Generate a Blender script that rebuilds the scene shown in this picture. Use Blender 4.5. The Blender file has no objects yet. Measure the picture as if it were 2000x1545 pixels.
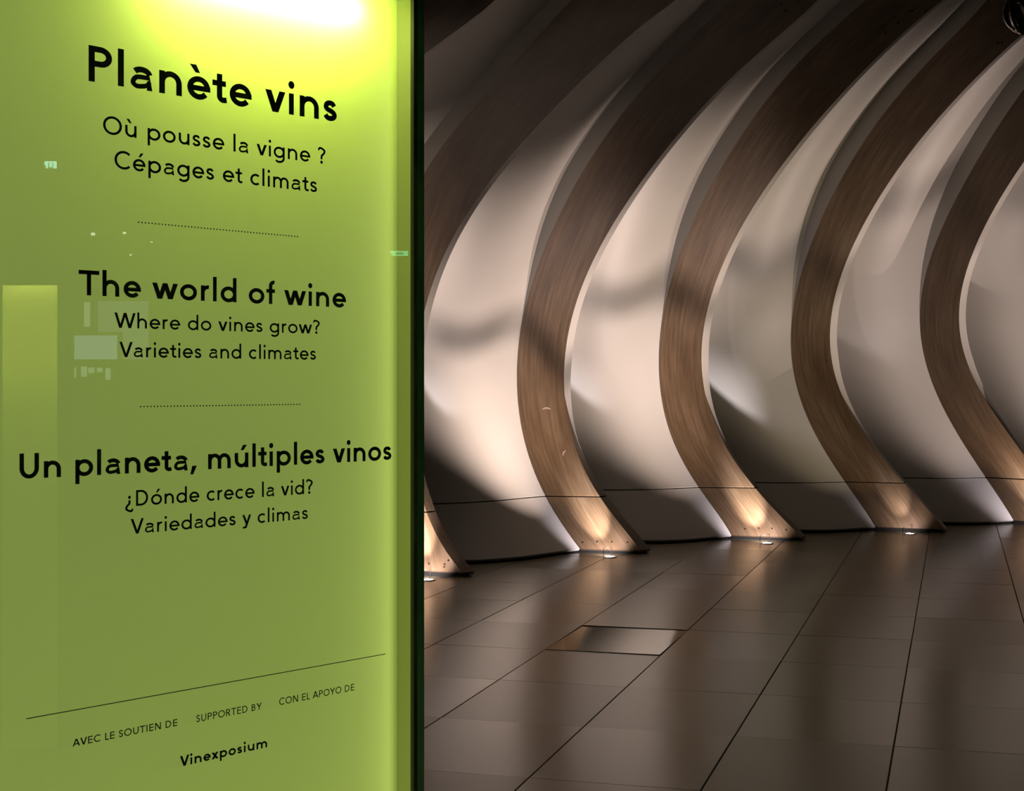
import bpy, bmesh, math, random
import numpy as np
from mathutils import Vector, Matrix

random.seed(4)
SC = bpy.context.scene
COL = SC.collection

# ------------------------------------------------------------------ camera
F, CX, HY, EYE = 3000.0, 1000.0, 745.0, 1.55      # focal length px, centre column, horizon row, eye height
cam_d = bpy.data.cameras.new('camera')
cam = bpy.data.objects.new('camera', cam_d)
COL.objects.link(cam)
cam.location = (0, 0, EYE)
cam.rotation_euler = (math.radians(90), 0, 0)
cam_d.sensor_width = 36.0
cam_d.lens = F / 2000.0 * 36.0
cam_d.shift_y = -(772.5 - HY) / 2000.0
cam_d.clip_start = 0.05
SC.camera = cam

# ------------------------------------------------------------------ world, exposure
W = bpy.data.worlds.new('world')
SC.world = W
W.use_nodes = True
W.node_tree.nodes['Background'].inputs[0].default_value = (0.85, 0.88, 0.3, 1)
W.node_tree.nodes['Background'].inputs[1].default_value = 0.005
SC.view_settings.view_transform = 'Standard'
SC.view_settings.look = 'None'
SC.view_settings.gamma = 1.0
SC.view_settings.use_curve_mapping = False
SC.view_settings.exposure = 0.0


def lamp(name, kind, loc, energy, color, target=None, **kw):
    d = bpy.data.lights.new(name, kind)
    d.energy = energy
    d.color = color
    for k, v in kw.items():
        setattr(d, k, v)
    o = bpy.data.objects.new(name, d)
    COL.objects.link(o)
    o.location = loc
    if target is not None:
        o.rotation_euler = (Vector(target) - Vector(loc)).to_track_quat('-Z', 'Y').to_euler()
    return o


# added dim fill over the hall, with no fixture of its own
lamp('hall_fill_light', 'AREA', (3.0, 6.0, 5.0), 9, (0.84, 0.95, 0.42), target=(3.0, 6.1, 0), size=4.0, shape='SQUARE', spread=math.radians(95))
lamp('hall_fill_light', 'AREA', (3.0, 12.0, 5.0), 1, (0.88, 0.95, 0.50), target=(3.0, 12.1, 0), size=3.0, shape='SQUARE')

# ------------------------------------------------------------------ helpers
def tag(o, label=None, cat=None, group=None, kind=None):
    if label: o['label'] = label
    if cat: o['category'] = cat
    if group: o['group'] = group
    if kind: o['kind'] = kind
    return o


def empty(name, loc, parent=None):
    o = bpy.data.objects.new(name, None)
    COL.objects.link(o)
    o.location = loc
    o.empty_display_size = 0.1
    if parent: o.parent = parent
    bpy.context.view_layer.update()
    return o


def link(name, me, mat, parent=None, smooth=False):
    o = bpy.data.objects.new(name, me)
    COL.objects.link(o)
    if mat is not None and not me.materials:
        me.materials.append(mat)
    if smooth:
        for p in me.polygons: p.use_smooth = True
    if parent is not None:
        o.parent = parent
        o.matrix_parent_inverse = world_of(parent).inverted()
    return o


def world_of(o):
    m = Matrix.LocRotScale(o.location, o.rotation_euler, o.scale)
    return (world_of(o.parent) @ o.matrix_parent_inverse @ m) if o.parent else m


def mesh_of(verts, faces, uvs=None):
    me = bpy.data.meshes.new('mesh')
    me.from_pydata([tuple(v) for v in verts], [], faces)
    me.update()
    if uvs is not None:
        ul = me.uv_layers.new(name='uv')
        for p in me.polygons:
            for li in p.loop_indices:
                ul.data[li].uv = uvs[me.loops[li].vertex_index]
    return me


def box(name, lo, hi, mat, parent=None, bevel=0.0):
    bm = bmesh.new()
    bmesh.ops.create_cube(bm, size=1)
    lo, hi = Vector(lo), Vector(hi)
    for v in bm.verts:
        v.co = Vector(((v.co.x + .5) * (hi.x - lo.x) + lo.x, (v.co.y + .5) * (hi.y - lo.y) + lo.y, (v.co.z + .5) * (hi.z - lo.z) + lo.z))
    if bevel:
        bmesh.ops.bevel(bm, geom=bm.edges[:], offset=bevel, segments=2, affect='EDGES')
    me = bpy.data.meshes.new('mesh'); bm.to_mesh(me); bm.free()
    return link(name, me, mat, parent)


def lathe(profile, seg=32, axis=Vector((0, 0, 1)), origin=Vector((0, 0, 0))):
    q = Vector((0, 0, 1)).rotation_difference(axis)
    vs, fs = [], []
    n = len(profile)
    for k in range(seg):
        a = 2 * math.pi * k / seg
        for r, z in profile:
            vs.append(q @ Vector((r * math.cos(a), r * math.sin(a), z)) + origin)
    for k in range(seg):
        for j in range(n - 1):
            a, b = k * n + j, ((k + 1) % seg) * n + j
            fs.append((a, b, b + 1, a + 1))
    me = mesh_of(vs, fs)
    bm = bmesh.new(); bm.from_mesh(me)
    bmesh.ops.remove_doubles(bm, verts=bm.verts, dist=1e-6)
    bmesh.ops.recalc_face_normals(bm, faces=bm.faces)
    bm.to_mesh(me); bm.free()
    return me


# ------------------------------------------------------------------ materials
def mat_new(name):
    m = bpy.data.materials.new(name)
    m.use_nodes = True
    nt = m.node_tree
    return m, nt, nt.nodes['Principled BSDF']


def plain(name, color, rough=0.5, metallic=0.0, coat=0.0, emit=None, strength=0.0, spec=0.5):
    m, nt, b = mat_new(name)
    b.inputs['Base Color'].default_value = (*color, 1)
    b.inputs['Roughness'].default_value = rough
    b.inputs['Metallic'].default_value = metallic
    b.inputs['Coat Weight'].default_value = coat
    b.inputs['Specular IOR Level'].default_value = spec
    if emit:
        b.inputs['Emission Color'].default_value = (*emit, 1)
        b.inputs['Emission Strength'].default_value = strength
    return m


def ramp(nt, fac, stops):
    r = nt.nodes.new('ShaderNodeValToRGB')
    e = r.color_ramp.elements
    while len(e) < len(stops): e.new(0.5)
    for el, (p, c) in zip(e, stops):
        el.position = p; el.color = (*c, 1)
    nt.links.new(fac, r.inputs[0])
    return r


def noise(nt, vec, scale, detail=4, rough=0.55):
    n = nt.nodes.new('ShaderNodeTexNoise')
    n.inputs['Scale'].default_value = scale
    n.inputs['Detail'].default_value = detail
    n.inputs['Roughness'].default_value = rough
    if vec is not None: nt.links.new(vec, n.inputs['Vector'])
    return n


def wood_material():
    m, nt, b = mat_new('rib_wood')
    tc = nt.nodes.new('ShaderNodeTexCoord')
    mp = nt.nodes.new('ShaderNodeMapping')
    mp.inputs['Scale'].default_value = (14, 0.55, 1)
    nt.links.new(tc.outputs['UV'], mp.inputs['Vector'])
    n1 = noise(nt, mp.outputs[0], 3.0, 8, 0.62)
    mp2 = nt.nodes.new('ShaderNodeMapping')
    mp2.inputs['Scale'].default_value = (2.2, 0.7, 1)
    nt.links.new(tc.outputs['UV'], mp2.inputs['Vector'])
    n2 = noise(nt, mp2.outputs[0], 1.6, 3)
    mx = nt.nodes.new('ShaderNodeMix'); mx.data_type = 'FLOAT'
    mx.inputs[0].default_value = 0.45
    nt.links.new(n1.outputs[0], mx.inputs[2]); nt.links.new(n2.outputs[0], mx.inputs[3])
    r = ramp(nt, mx.outputs[0], [(0.32, (0.036, 0.021, 0.010)), (0.5, (0.064, 0.041, 0.021)), (0.68, (0.104, 0.071, 0.043))])
    nt.links.new(r.outputs[0], b.inputs['Base Color'])
    rr = nt.nodes.new('ShaderNodeMapRange')
    rr.inputs[3].default_value = 0.36; rr.inputs[4].default_value = 0.52
    nt.links.new(n1.outputs[0], rr.inputs[0]); nt.links.new(rr.outputs[0], b.inputs['Roughness'])
    bp = nt.nodes.new('ShaderNodeBump'); bp.inputs['Strength'].default_value = 0.12; bp.inputs['Distance'].default_value = 0.004
    nt.links.new(n1.outputs[0], bp.inputs['Height']); nt.links.new(bp.outputs[0], b.inputs['Normal'])
    b.inputs['Coat Weight'].default_value = 0.15
    b.inputs['Coat Roughness'].default_value = 0.25
    b.inputs['Specular IOR Level'].default_value = 0.35
    return m


def plaster_material():
    m, nt, b = mat_new('panel_plaster')
    tc = nt.nodes.new('ShaderNodeTexCoord')
    n = noise(nt, tc.outputs['Object'], 0.8, 3)
    r = ramp(nt, n.outputs[0], [(0.3, (0.27, 0.262, 0.238)), (0.7, (0.30, 0.290, 0.264))])
    nt.links.new(r.outputs[0], b.inputs['Base Color'])
    b.inputs['Roughness'].default_value = 0.55
    n2 = noise(nt, tc.outputs['Object'], 90, 2)
    bp = nt.nodes.new('ShaderNodeBump'); bp.inputs['Strength'].default_value = 0.04; bp.inputs['Distance'].default_value = 0.002
    nt.links.new(n2.outputs[0], bp.inputs['Height']); nt.links.new(bp.outputs[0], b.inputs['Normal'])
    return m


def tile_material(name, rough):
    m, nt, b = mat_new(name)
    tc = nt.nodes.new('ShaderNodeTexCoord')
    oi = nt.nodes.new('ShaderNodeObjectInfo')
    n = noise(nt, tc.outputs['Object'], 2.5, 5)
    add = nt.nodes.new('ShaderNodeMath'); add.operation = 'MULTIPLY_ADD'
    nt.links.new(oi.outputs['Random'], add.inputs[0]); add.inputs[1].default_value = 0.30
    sc = nt.nodes.new('ShaderNodeMath'); sc.operation = 'MULTIPLY'; sc.inputs[1].default_value = 0.7
    nt.links.new(n.outputs[0], sc.inputs[0]); nt.links.new(sc.outputs[0], add.inputs[2])
    r = ramp(nt, add.outputs[0], [(0.25, (0.080, 0.074, 0.043)), (0.75, (0.114, 0.103, 0.061))])
    nt.links.new(r.outputs[0], b.inputs['Base Color'])
    rr = nt.nodes.new('ShaderNodeMapRange')
    rr.inputs[3].default_value = rough - 0.03; rr.inputs[4].default_value = rough + 0.04
    nt.links.new(oi.outputs['Random'], rr.inputs[0]); nt.links.new(rr.outputs[0], b.inputs['Roughness'])
    b.inputs['Specular IOR Level'].default_value = 0.55
    n2 = noise(nt, tc.outputs['Object'], 60, 3)
    bp = nt.nodes.new('ShaderNodeBump'); bp.inputs['Strength'].default_value = 0.03; bp.inputs['Distance'].default_value = 0.002
    nt.links.new(n2.outputs[0], bp.inputs['Height']); nt.links.new(bp.outputs[0], b.inputs['Normal'])
    return m


M_WOOD = wood_material()
M_PLASTER = plaster_material()
M_TILE = tile_material('floor_tile_stone', 0.23)
M_POLISHED = tile_material('floor_tile_polished', 0.08)
M_POLISHED.node_tree.nodes['Principled BSDF'].inputs['Metallic'].default_value = 0.0
M_GROUT = plain('grout', (0.03, 0.026, 0.02), 0.9)
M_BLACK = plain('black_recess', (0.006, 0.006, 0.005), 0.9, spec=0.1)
M_DARKWALL = plain('dark_wall', (0.035, 0.032, 0.026), 0.8)
M_STEEL = plain('brushed_steel', (0.55, 0.53, 0.5), 0.3, 1.0)
M_LENS = plain('lit_lens', (0.9, 0.85, 0.75), 0.2, emit=(1.0, 0.84, 0.74), strength=60)
M_BAR = plain('bar_black', (0.0008, 0.0008, 0.0008), 1.0, spec=0.0)
M_SCREW = plain('dark_screw', (0.02, 0.014, 0.01), 0.45, 0.6)
M_SCRATCH = plain('bare_wood', (0.17, 0.125, 0.09), 0.7)

# ------------------------------------------------------------------ floor
floor = empty('floor', (0, 0, 0)); tag(floor, 'polished grey brown stone tile floor of the hall', kind='structure')
box('screed', (-6, -5, -0.12), (12, 21, -0.012), M_GROUT, floor)
E1 = Vector((math.sin(math.radians(16.1)), math.cos(math.radians(16.1)), 0))     # long joints run this way
E2 = Vector((E1.y, -E1.x, 0))
TW, TL = 0.676, 0.93
def tile_mesh(gx, gy):
    bm = bmesh.new()
    bmesh.ops.create_cube(bm, size=1)
    for v in bm.verts:
        v.co = Vector((v.co.x * (TW - gx), v.co.y * (TL - gy), v.co.z * 0.02 - 0.01))
    top = [e for e in bm.edges if all(v.co.z > -0.001 for v in e.verts)]
    bmesh.ops.bevel(bm, geom=top, offset=0.0012, segments=1, affect='EDGES')
    me = bpy.data.meshes.new('tile'); bm.to_mesh(me); bm.free()
    return me
tile_a = tile_mesh(0.006, 0.0028); tile_a.materials.append(M_TILE)
tile_b = tile_mesh(0.006, 0.0028); tile_b.materials.append(M_POLISHED)
# offset of the joint grid: a long joint passes (0.008, 5.81); a cross joint sits 5.79 m along E1
P0 = Vector((0.008, 5.81, 0))
u0, t0 = P0.dot(E2), 5.79
rz = math.atan2(-E1.x, E1.y)
cells = []
for iu in range(-12, 16):
    for it in range(-8, 22):
        c = E2 * (u0 + (iu + .5) * TW) + E1 * (t0 + (it + .5) * TL)
        if -3.6 < c.x < 8.6 and 1.0 < c.y < 19.0:
            inview = abs(c.x) < c.y * 0.36 + 0.8 and c.y > 4.2
            cells.append((0 if inview else 1, (c - Vector((1.5, 7, 0))).length, iu, it, c))
cells.sort(key=lambda a: (a[0], a[1]))
for rank, (_, _, iu, it, c) in enumerate(cells[:298]):
    r = random.Random(iu * 97 + it)
    polished = (iu, it) == (-1, 3)
    o = bpy.data.objects.new('floor_tile', tile_b if polished else tile_a)
    COL.objects.link(o)
    o.location = (c.x, c.y, r.uniform(-0.0008, 0.0))
    t = 0.0011
    o.rotation_euler = (r.uniform(-t, t), r.uniform(-t, t), rz)
    if polished:
        o.rotation_euler = (-0.008, -0.002, rz)
        o['label'] = 'glossier tile mirroring the ribs'
    o.parent = floor
# tiles past the countable ones: one piece of geometry
vs, fs = [], []
for (_, _, iu, it, c) in cells[298:]:
    k = len(vs)
    for a, b_ in ((-1, -1), (1, -1), (1, 1), (-1, 1)):
        vs.append(c + E2 * a * (TW - .006) / 2 + E1 * b_ * (TL - .003) / 2)
    fs.append((k, k + 1, k + 2, k + 3))
if vs:
    far = link('outer_tiles', mesh_of(vs, fs), M_TILE, floor); far['kind'] = 'stuff'

# ------------------------------------------------------------------ ribbed wall
NIN = Vector((0.66, -0.751, 0)).normalized()          # direction a rib leans into the hall
# traced silhouettes, (column, row); a: left edge of the wood, b: right edge of the wood
A = {
 0: [(760,0),(700,60),(590,170),(510,290),(455,400),(415,520),(392,640),(384,750),(390,850),(408,960),(438,1060),(470,1130),(500,1180)],
 1: [(1117,0),(1091,26),(1052,68),(1007,117),(946,188),(897,239),(852,301),(824,350),(800,390),(775,450),(752,520),(735,600),(722,680),(716,750),(718,820),(727,890),(742,960),(763,1040),(790,1122)],
 2: [(1422,0),(1400,26),(1350,74),(1298,126),(1253,175),(1221,217),(1188,259),(1159,301),(1124,359),(1091,424),(1065,482),(1055,504),(1036,563),(1019,639),(1010,723),(1012,773),(1019,828),(1029,879),(1048,929),(1073,980),(1103,1030),(1132,1072),(1141,1080)],
 3: [(1691,0),(1652,32),(1620,65),(1581,100),(1536,149),(1497,194),(1465,239),(1432,288),(1400,346),(1360,420),(1322,508),(1305,567),(1294,626),(1288,689),(1290,744),(1296,795),(1309,845),(1330,895),(1355,938),(1381,967),(1400,1001),(1413,1022),(1434,1053)],
 4: [(1928,0),(1900,30),(1850,84),(1810,125),(1772,162),(1740,207),(1675,294),(1646,343),(1614,411),(1588,466),(1576,498),(1558,555),(1549,609),(1546,668),(1551,727),(1562,778),(1581,828),(1606,870),(1631,912),(1657,950),(1686,992),(1714,1036)],
 5: [(2160,0),(2075,85),(2000,175),(1966,220),(1934,269),(1905,324),(1879,366),(1853,414),(1834,460),(1819,498),(1804,546),(1799,597),(1800,656),(1808,710),(1825,761),(1850,811),(1880,862),(1909,908),(1943,959),(1984,1023)],
}
B = {
 0: [(968,0),(881,68),(824,108),(700,220),(620,320),(560,430),(520,540),(497,650),(490,750),(497,850),(515,950),(545,1050),(590,1130),(625,1186)],
 1: [(1321,0),(1285,26),(1230,68),(1182,113),(1140,155),(1091,204),(1046,249),(1010,288),(975,327),(942,372),(910,424),(874,492),(863,510),(842,559),(827,601),(814,680),(808,760),(807,830),(810,890),(817,945),(827,986),(842,1022),(867,1068),(890,1102),(911,1128)],
 2: [(1597,0),(1539,55),(1491,94),(1442,139),(1400,180),(1350,233),(1318,272),(1285,311),(1253,353),(1221,398),(1195,443),(1166,495),(1137,560),(1112,638),(1103,695),(1102,741),(1104,780),(1110,827),(1125,879),(1143,920),(1164,959),(1200,1009),(1229,1047),(1258,1083)],
 3: [(1843,0),(1805,29),(1772,55),(1740,87),(1707,120),(1675,149),(1643,184),(1610,220),(1578,256),(1546,298),(1513,343),(1484,385),(1449,443),(1421,495),(1400,546),(1385,593),(1374,639),(1370,689),(1371,736),(1378,773),(1389,807),(1400,832),(1417,870),(1438,908),(1463,942),(1486,965),(1509,990),(1539,1022),(1572,1057)],
 4: [(2078,0),(2000,65),(1966,94),(1934,123),(1902,155),(1869,191),(1837,227),(1805,265),(1772,304),(1740,350),(1717,385),(1691,430),(1669,476),(1657,504),(1642,538),(1629,584),(1622,639),(1623,689),(1631,736),(1648,778),(1669,820),(1694,858),(1724,895),(1758,933),(1791,971),(1821,1005),(1852,1041)],
 5: [(2330,0),(2170,130),(2080,220),(2000,311),(1976,350),(1950,395),(1924,443),(1901,500),(1882,542),(1873,593),(1873,639),(1882,685),(1896,727),(1922,773),(1951,820),(1981,862),(2000,891),(2035,938),(2075,984),(2118,1032)],
}
A[6] = [(x + 240, y - 12 * max(0, (y - 700) / 320)) for x, y in A[5]]
B[6] = [(x + 238, y - 12 * max(0, (y - 700) / 320)) for x, y in B[5]]
A[7] = [(x + 225, y - 10 * max(0, (y - 700) / 320)) for x, y in A[6]]
B[7] = [(x + 222, y - 10 * max(0, (y - 700) / 320)) for x, y in B[6]]
A[-1] = [(x - 330 - 60 * (y / 1180), y + 80 * max(0, (y - 700) / 480)) for x, y in A[0]]
B[-1] = [(x - 340 - 60 * (y / 1180), y + 80 * max(0, (y - 700) / 480)) for x, y in B[0]]
EDGE = {-1: 22, 0: 22, 1: 22, 2: 20, 3: 12, 4: 6, 5: 6, 6: 6, 7: 6}      # width px of the edge face at the foot
WALLROW = {-1: 1275, 0: 1150, 1: 1106, 2: 1065, 3: 1043, 4: 1027, 5: 1016, 6: 1003, 7: 994}


class Edge:
    """a rib edge: a smooth curve lying in the vertical plane through its foot along NIN"""
    def __init__(s, pts, foot=None, deg=8, fn=None):
        x = np.array([p[0] for p in pts], float); y = np.array([p[1] for p in pts], float)
        o = np.argsort(y); x, y = x[o], y[o]
        s.c = np.polynomial.Polynomial.fit(y, x, min(deg, len(pts) - 4))
        s.res = np.abs(s.c(y) - x).max()
        if fn: s.c = np.vectorize(fn)
        fy = y[-1]; fx = s.c(fy)
        if foot is None: foot = (fx, fy)
        Y = F * EYE / (foot[1] - HY); X = (foot[0] - CX) / F * Y
        s.foot = Vector((X, Y, 0))
        ys = np.linspace(fy, 0, 160)
        a = (s.c(ys) - CX) / F
        ss = (a * Y - X) / (NIN.x - a * NIN.y)
        dep = Y + ss * NIN.y
        zz = EYE + (HY - ys) / F * dep
        zz = np.maximum.accumulate(zz)
        s.s, s.z = ss, zz
        s.slope = min(max((ss[-1] - ss[-12]) / (zz[-1] - zz[-12] + 1e-6), 0.4), 2.2)
        s.slope0 = (ss[8] - ss[0]) / (zz[8] - zz[0] + 1e-6)
    def at(s, z):
        if z > s.z[-1]: v = s.s[-1] + (z - s.z[-1]) * s.slope
        elif z < s.z[0]: v = s.s[0] + (z - s.z[0]) * s.slope0
        else: v = float(np.interp(z, s.z, s.s))
        p = s.foot + NIN * v
        return Vector((p.x, p.y, z))


def off_p(y):       # how far the panel's end sits left of the wood, px
    t = min(max((640 - y) / 330, 0.0), 1.0)
    return 34 * t * t * (3 - 2 * t) + 8 * min(max((380 - y) / 250, 0), 1) + 0.5
def off_c(i, y):
    e = EDGE[i]
    if y < 700: return 7 + 7 * (y / 700)
    if y < 870: return 14 - 4 * (y - 700) / 170 if e > 15 else 14 + (min(e, 6) - 14) * (y - 700) / 170
    lo = 10 if e > 15 else min(e, 6)
    return lo + (e - lo) * (y - 870) / 190

EA, EB, EC, EP, EQ = {}, {}, {}, {}, {}
for i in range(-1, 8):
    EA[i] = Edge(A[i]); EB[i] = Edge(B[i])
    fa, fb = A[i][-1], B[i][-1]
    EP[i] = Edge([(EA[i].c(y) - off_p(y), y) for y in np.linspace(0, fa[1], 50)], foot=(fa[0], fa[1]), fn=lambda y, e=EA[i]: float(e.c(y)) - off_p(y))
    cp = [(EB[i].c(y) + off_c(i, y), y) for y in np.linspace(0, fb[1] - 2, 50)]
    EC[i] = Edge(cp, foot=(fb[0] + EDGE[i], fb[1] - 2), fn=lambda y, e=EB[i], i=i: float(e.c(y)) + off_c(i, y))
    EQ[i] = Edge([(x - 2, y) for x, y in cp], foot=(fb[0] + EDGE[i] - 2 + 3, WALLROW[i]))

Z_GAP, Z_CEIL = 0.485, 5.5
ROWS_LO = list(np.linspace(0.035, Z_GAP - 0.006, 10))
ROWS_UP = list(np.linspace(Z_GAP + 0.006, 4.9, 64)) + [5.1, 5.3, 5.43]


def strip(name, ca, cb, rows, mat, parent, nx=6, thick=0.03, bulge=0.0, smooth=True):
    """ruled sheet between two edges with real thickness behind it"""
    vs, uvs, fs = [], [], []
    v = 0.0; prev = None
    mid = None
    for z in rows:
        a, b = ca.at(z), cb.at(z)
        m = (a + b) / 2
        if prev is not None: v += (m - prev).length
        prev = m
        wd = (b - a).length
        for k in range(nx + 1):
            f = k / nx
            p = a.lerp(b, f) - NIN * bulge * 6.75 * f * (1 - f) ** 2      # fuller near its left edge
            vs.append(p); uvs.append((f * wd, v))
    n = nx + 1
    for r in range(len(rows) - 1):
        for k in range(nx):
            fs.append((r * n + k, r * n + k + 1, (r + 1) * n + k + 1, (r + 1) * n + k))
    # backing sheet, pushed outward along -normal
    me0 = mesh_of(vs, fs)
    back = [Vector(vv.co) - Vector(vv.normal) * thick for vv in me0.vertices]
    N = len(vs)
    vs2 = vs + back
    fs2 = fs + [tuple(reversed([q + N for q in f])) for f in fs]
    R = len(rows)
    ring = [k for k in range(n)] + [r * n + n - 1 for r in range(1, R)] + [(R - 1) * n + k for k in range(n - 2, -1, -1)] + [r * n for r in range(R - 2, 0, -1)]
    uv2 = uvs + uvs
    c0 = len(vs2)
    vs2 = vs2 + [vs2[k] for k in ring] + [vs2[k + N] for k in ring]      # the rim has corners of its own, so edges stay crisp
    uv2 = uv2 + [uvs[k] for k in ring] * 2
    n_r = len(ring)
    for j in range(n_r):
        p, q = c0 + j, c0 + (j + 1) % n_r
        fs2.append((q, p, p + n_r, q + n_r))
    me = mesh_of(vs2, fs2, uv2)
    nf = len(fs)
    o = link(name, me, mat, parent)
    if smooth:
        for p in me.polygons:
            p.use_smooth = p.index < nf
    return o


wall = empty('wall_left', (0, 12, 0)); tag(wall, 'curved pale wall of barrel shaped panels between wooden ribs', kind='structure')
for i in range(-1, 7):
    for rows in (ROWS_LO, ROWS_UP):
        strip('panel', EQ[i], EP[i + 1], rows, M_PLASTER, wall, nx=14, thick=0.025, bulge=-0.11)
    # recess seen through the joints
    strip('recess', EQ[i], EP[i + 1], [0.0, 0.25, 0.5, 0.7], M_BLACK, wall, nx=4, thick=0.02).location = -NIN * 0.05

RIB_LABELS = {
 -1: 'dark wooden arched rib hidden furthest behind the green sign',
 0: 'dark wooden arched rib whose top corner shows beside the green sign top',
 1: 'broad dark wooden rib right beside the sign, its lit foot partly hidden',
 2: 'wooden rib with a scratched middle and bright foot, second from the sign',
 3: 'wooden rib with the brightest white glare on its foot, between the scratched and the darkest',
 4: 'darkest brown wooden rib with a dimly lit plain foot',
 5: 'reddish brown wooden rib near the right picture edge',
 6: 'wooden rib just beyond the right picture edge',
 7: 'wooden rib farthest beyond the right picture edge',
}
class Between:
    """the slanting line where the wood of the edge gives way to pale paint"""
    def __init__(s, a, b, z0, z1): s.a, s.b, s.z0, s.z1 = a, b, z0, z1
    def at(s, z): return s.a.at(z).lerp(s.b.at(z), min(max((s.z1 - z) / (s.z1 - s.z0), 0.0), 1.0) * 0.99)


ribs = {}
for i in range(-1, 8):
    foot = (EA[i].foot + EB[i].foot) / 2
    rib = empty('wooden_rib', foot)
    tag(rib, RIB_LABELS[i], 'rib', 'arched wooden ribs along the curved wall')
    ribs[i] = rib
    strip('foot_section', EA[i], EB[i], ROWS_LO, M_WOOD, rib, nx=8)
    strip('arch_section', EA[i], EB[i], ROWS_UP, M_WOOD, rib, nx=8)
    lo = [z for z in ROWS_LO]
    up1 = [z for z in ROWS_UP if z < 1.38] + [1.42]
    up2 = [0.9] + [z for z in ROWS_UP if z > 0.94]
    strip('wood_edge', EB[i], EC[i], lo, M_WOOD, rib, nx=2, thick=0.02)
    em = Between(EB[i], EC[i], 0.9, 1.42)
    strip('wood_edge', EB[i], em, up1, M_WOOD, rib, nx=2, thick=0.02)
    strip('pale_edge', em, EC[i], up2, M_PLASTER, rib, nx=2, thick=0.02)
    strip('return_side', EC[i], EQ[i], ROWS_LO, M_PLASTER, rib, nx=3, thick=0.02)
    strip('return_side', EC[i], EQ[i], ROWS_UP, M_PLASTER, rib, nx=3, thick=0.02)
    strip('left_side', EP[i], EA[i], ROWS_UP, M_PLASTER, rib, nx=3, thick=0.02)
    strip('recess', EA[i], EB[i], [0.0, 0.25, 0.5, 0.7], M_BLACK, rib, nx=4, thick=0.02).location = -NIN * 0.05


def on_rib(i, px, py):
    """point and normal of the wood face of rib i seen at (px, py)"""
    best = None
    for z in np.linspace(0.04, 4.9, 500):
        a, b = EA[i].at(z), EB[i].at(z)
        for f in np.linspace(0.02, 0.98, 49):
            p = a.lerp(b, f)
            d = (CX + F * p.x / p.y - px) ** 2 + (HY - F * (p.z - EYE) / p.y - py) ** 2
            if best is None or d < best[0]: best = (d, p, z, f)
    _, p, z, f = best
    q = EA[i].at(z + .02).lerp(EB[i].at(z + .02), f)
    side = (EB[i].at(z) - EA[i].at(z)).normalized()
    n = side.cross((q - p).normalized()).normalized()
    if n.dot(Vector((0, 0, EYE)) - p) < 0: n = -n
    return p, n, (q - p).normalized(), side


HOLES = {1: [(838, 1101), (869, 1102), (876, 1096), (868, 1108)],
         2: [(1138, 1059), (1167, 1059), (1195, 1058), (1225, 1060), (1526, 7), (1535, 20), (1562, 1)],
         3: [(1455, 1032), (1481, 1032), (1507, 1033), (1535, 1035), (1723, 52), (1731, 64), (1749, 31), (1756, 43), (1773, 11), (1782, 23), (1807, 3)],
         4: [(1947, 62), (1957, 71)]}
for i, hs in HOLES.items():
    for px, py in hs:
        p, n, up, side = on_rib(i, px, py)
        rad = 0.013 if py < 200 else 0.008
        me = lathe([(0, 0.004), (rad * .55, 0.004), (rad * .62, 0.002), (rad, 0.003), (rad, -0.004)], 12, n, p)
        link('screw', me, M_SCREW, ribs[i])
# the two pale scrapes on the second rib
for px, py, ang, ln in ((1067, 799, 0.0, 0.085), (1103, 885, 0.9, 0.075)):
    p, n, up, side = on_rib(2, px, py)
    d1 = side * math.cos(ang) + up * math.sin(ang); d2 = n.cross(d1)
    vs, fs = [], []
    K = 8
    for k in range(K + 1):
        f = k / K * 2 - 1
        c = p + n * 0.002 + d1 * f * ln / 2 + d2 * (0.012 * (1 - f * f))
        w = 0.009 * (1 - f * f) ** .5 + 0.001
        vs += [c + d2 * w, c - d2 * w]
    for k in range(K): fs.append((2 * k, 2 * k + 1, 2 * k + 3, 2 * k + 2))
    sc_ = link('scrape', mesh_of(vs, fs), M_SCRATCH, ribs[2])

# ------------------------------------------------------------------ floor uplights
PW = 25.0
GLARE = {0: 160, 1: 330, 2: 260, 3: 330, 4: 50, 5: 140, 6: 100}
UP = {0: (557, 1194, 30, 'left of the sign line'), 1: (835, 1133, 34, ''), 2: (1191, 1088, 29, ''), 3: (1498, 1061.5, 33, ''), 4: (1777, 1043, 9, ''), 5: (2059, 1032, 24, ''), 6: (2314, 1020, 24, '')}
BAR = {0: ((-.36, .34, .868), (.62, .78, -.05)), 1: ((-.36, .34, .868), (.62, .78, -.05)), 2: ((-.355, .347, .868), (.653, .757, -.035)),
       3: ((-.331, .352, .876), (.844, .525, .108)), 4: ((-.374, .289, .881), (.889, .382, .252)), 5: ((-.338, .245, .909), (.933, .216, .288)), 6: ((-.33, .24, .91), (.94, .2, .3))}
UL = {0: 'round glowing floor light before the rib hidden by the sign',
      1: 'round glowing floor light right beside the lower edge of the green sign',
      2: 'round glowing floor light before the foot of the scratched rib',
      3: 'round glowing floor light before the rib foot with the brightest glare',
      4: 'round glowing floor light before the foot of the darkest rib',
      5: 'round floor light before the reddish rib, just past the right edge',
      6: 'round floor light before the last rib, past the right edge'}
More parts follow.
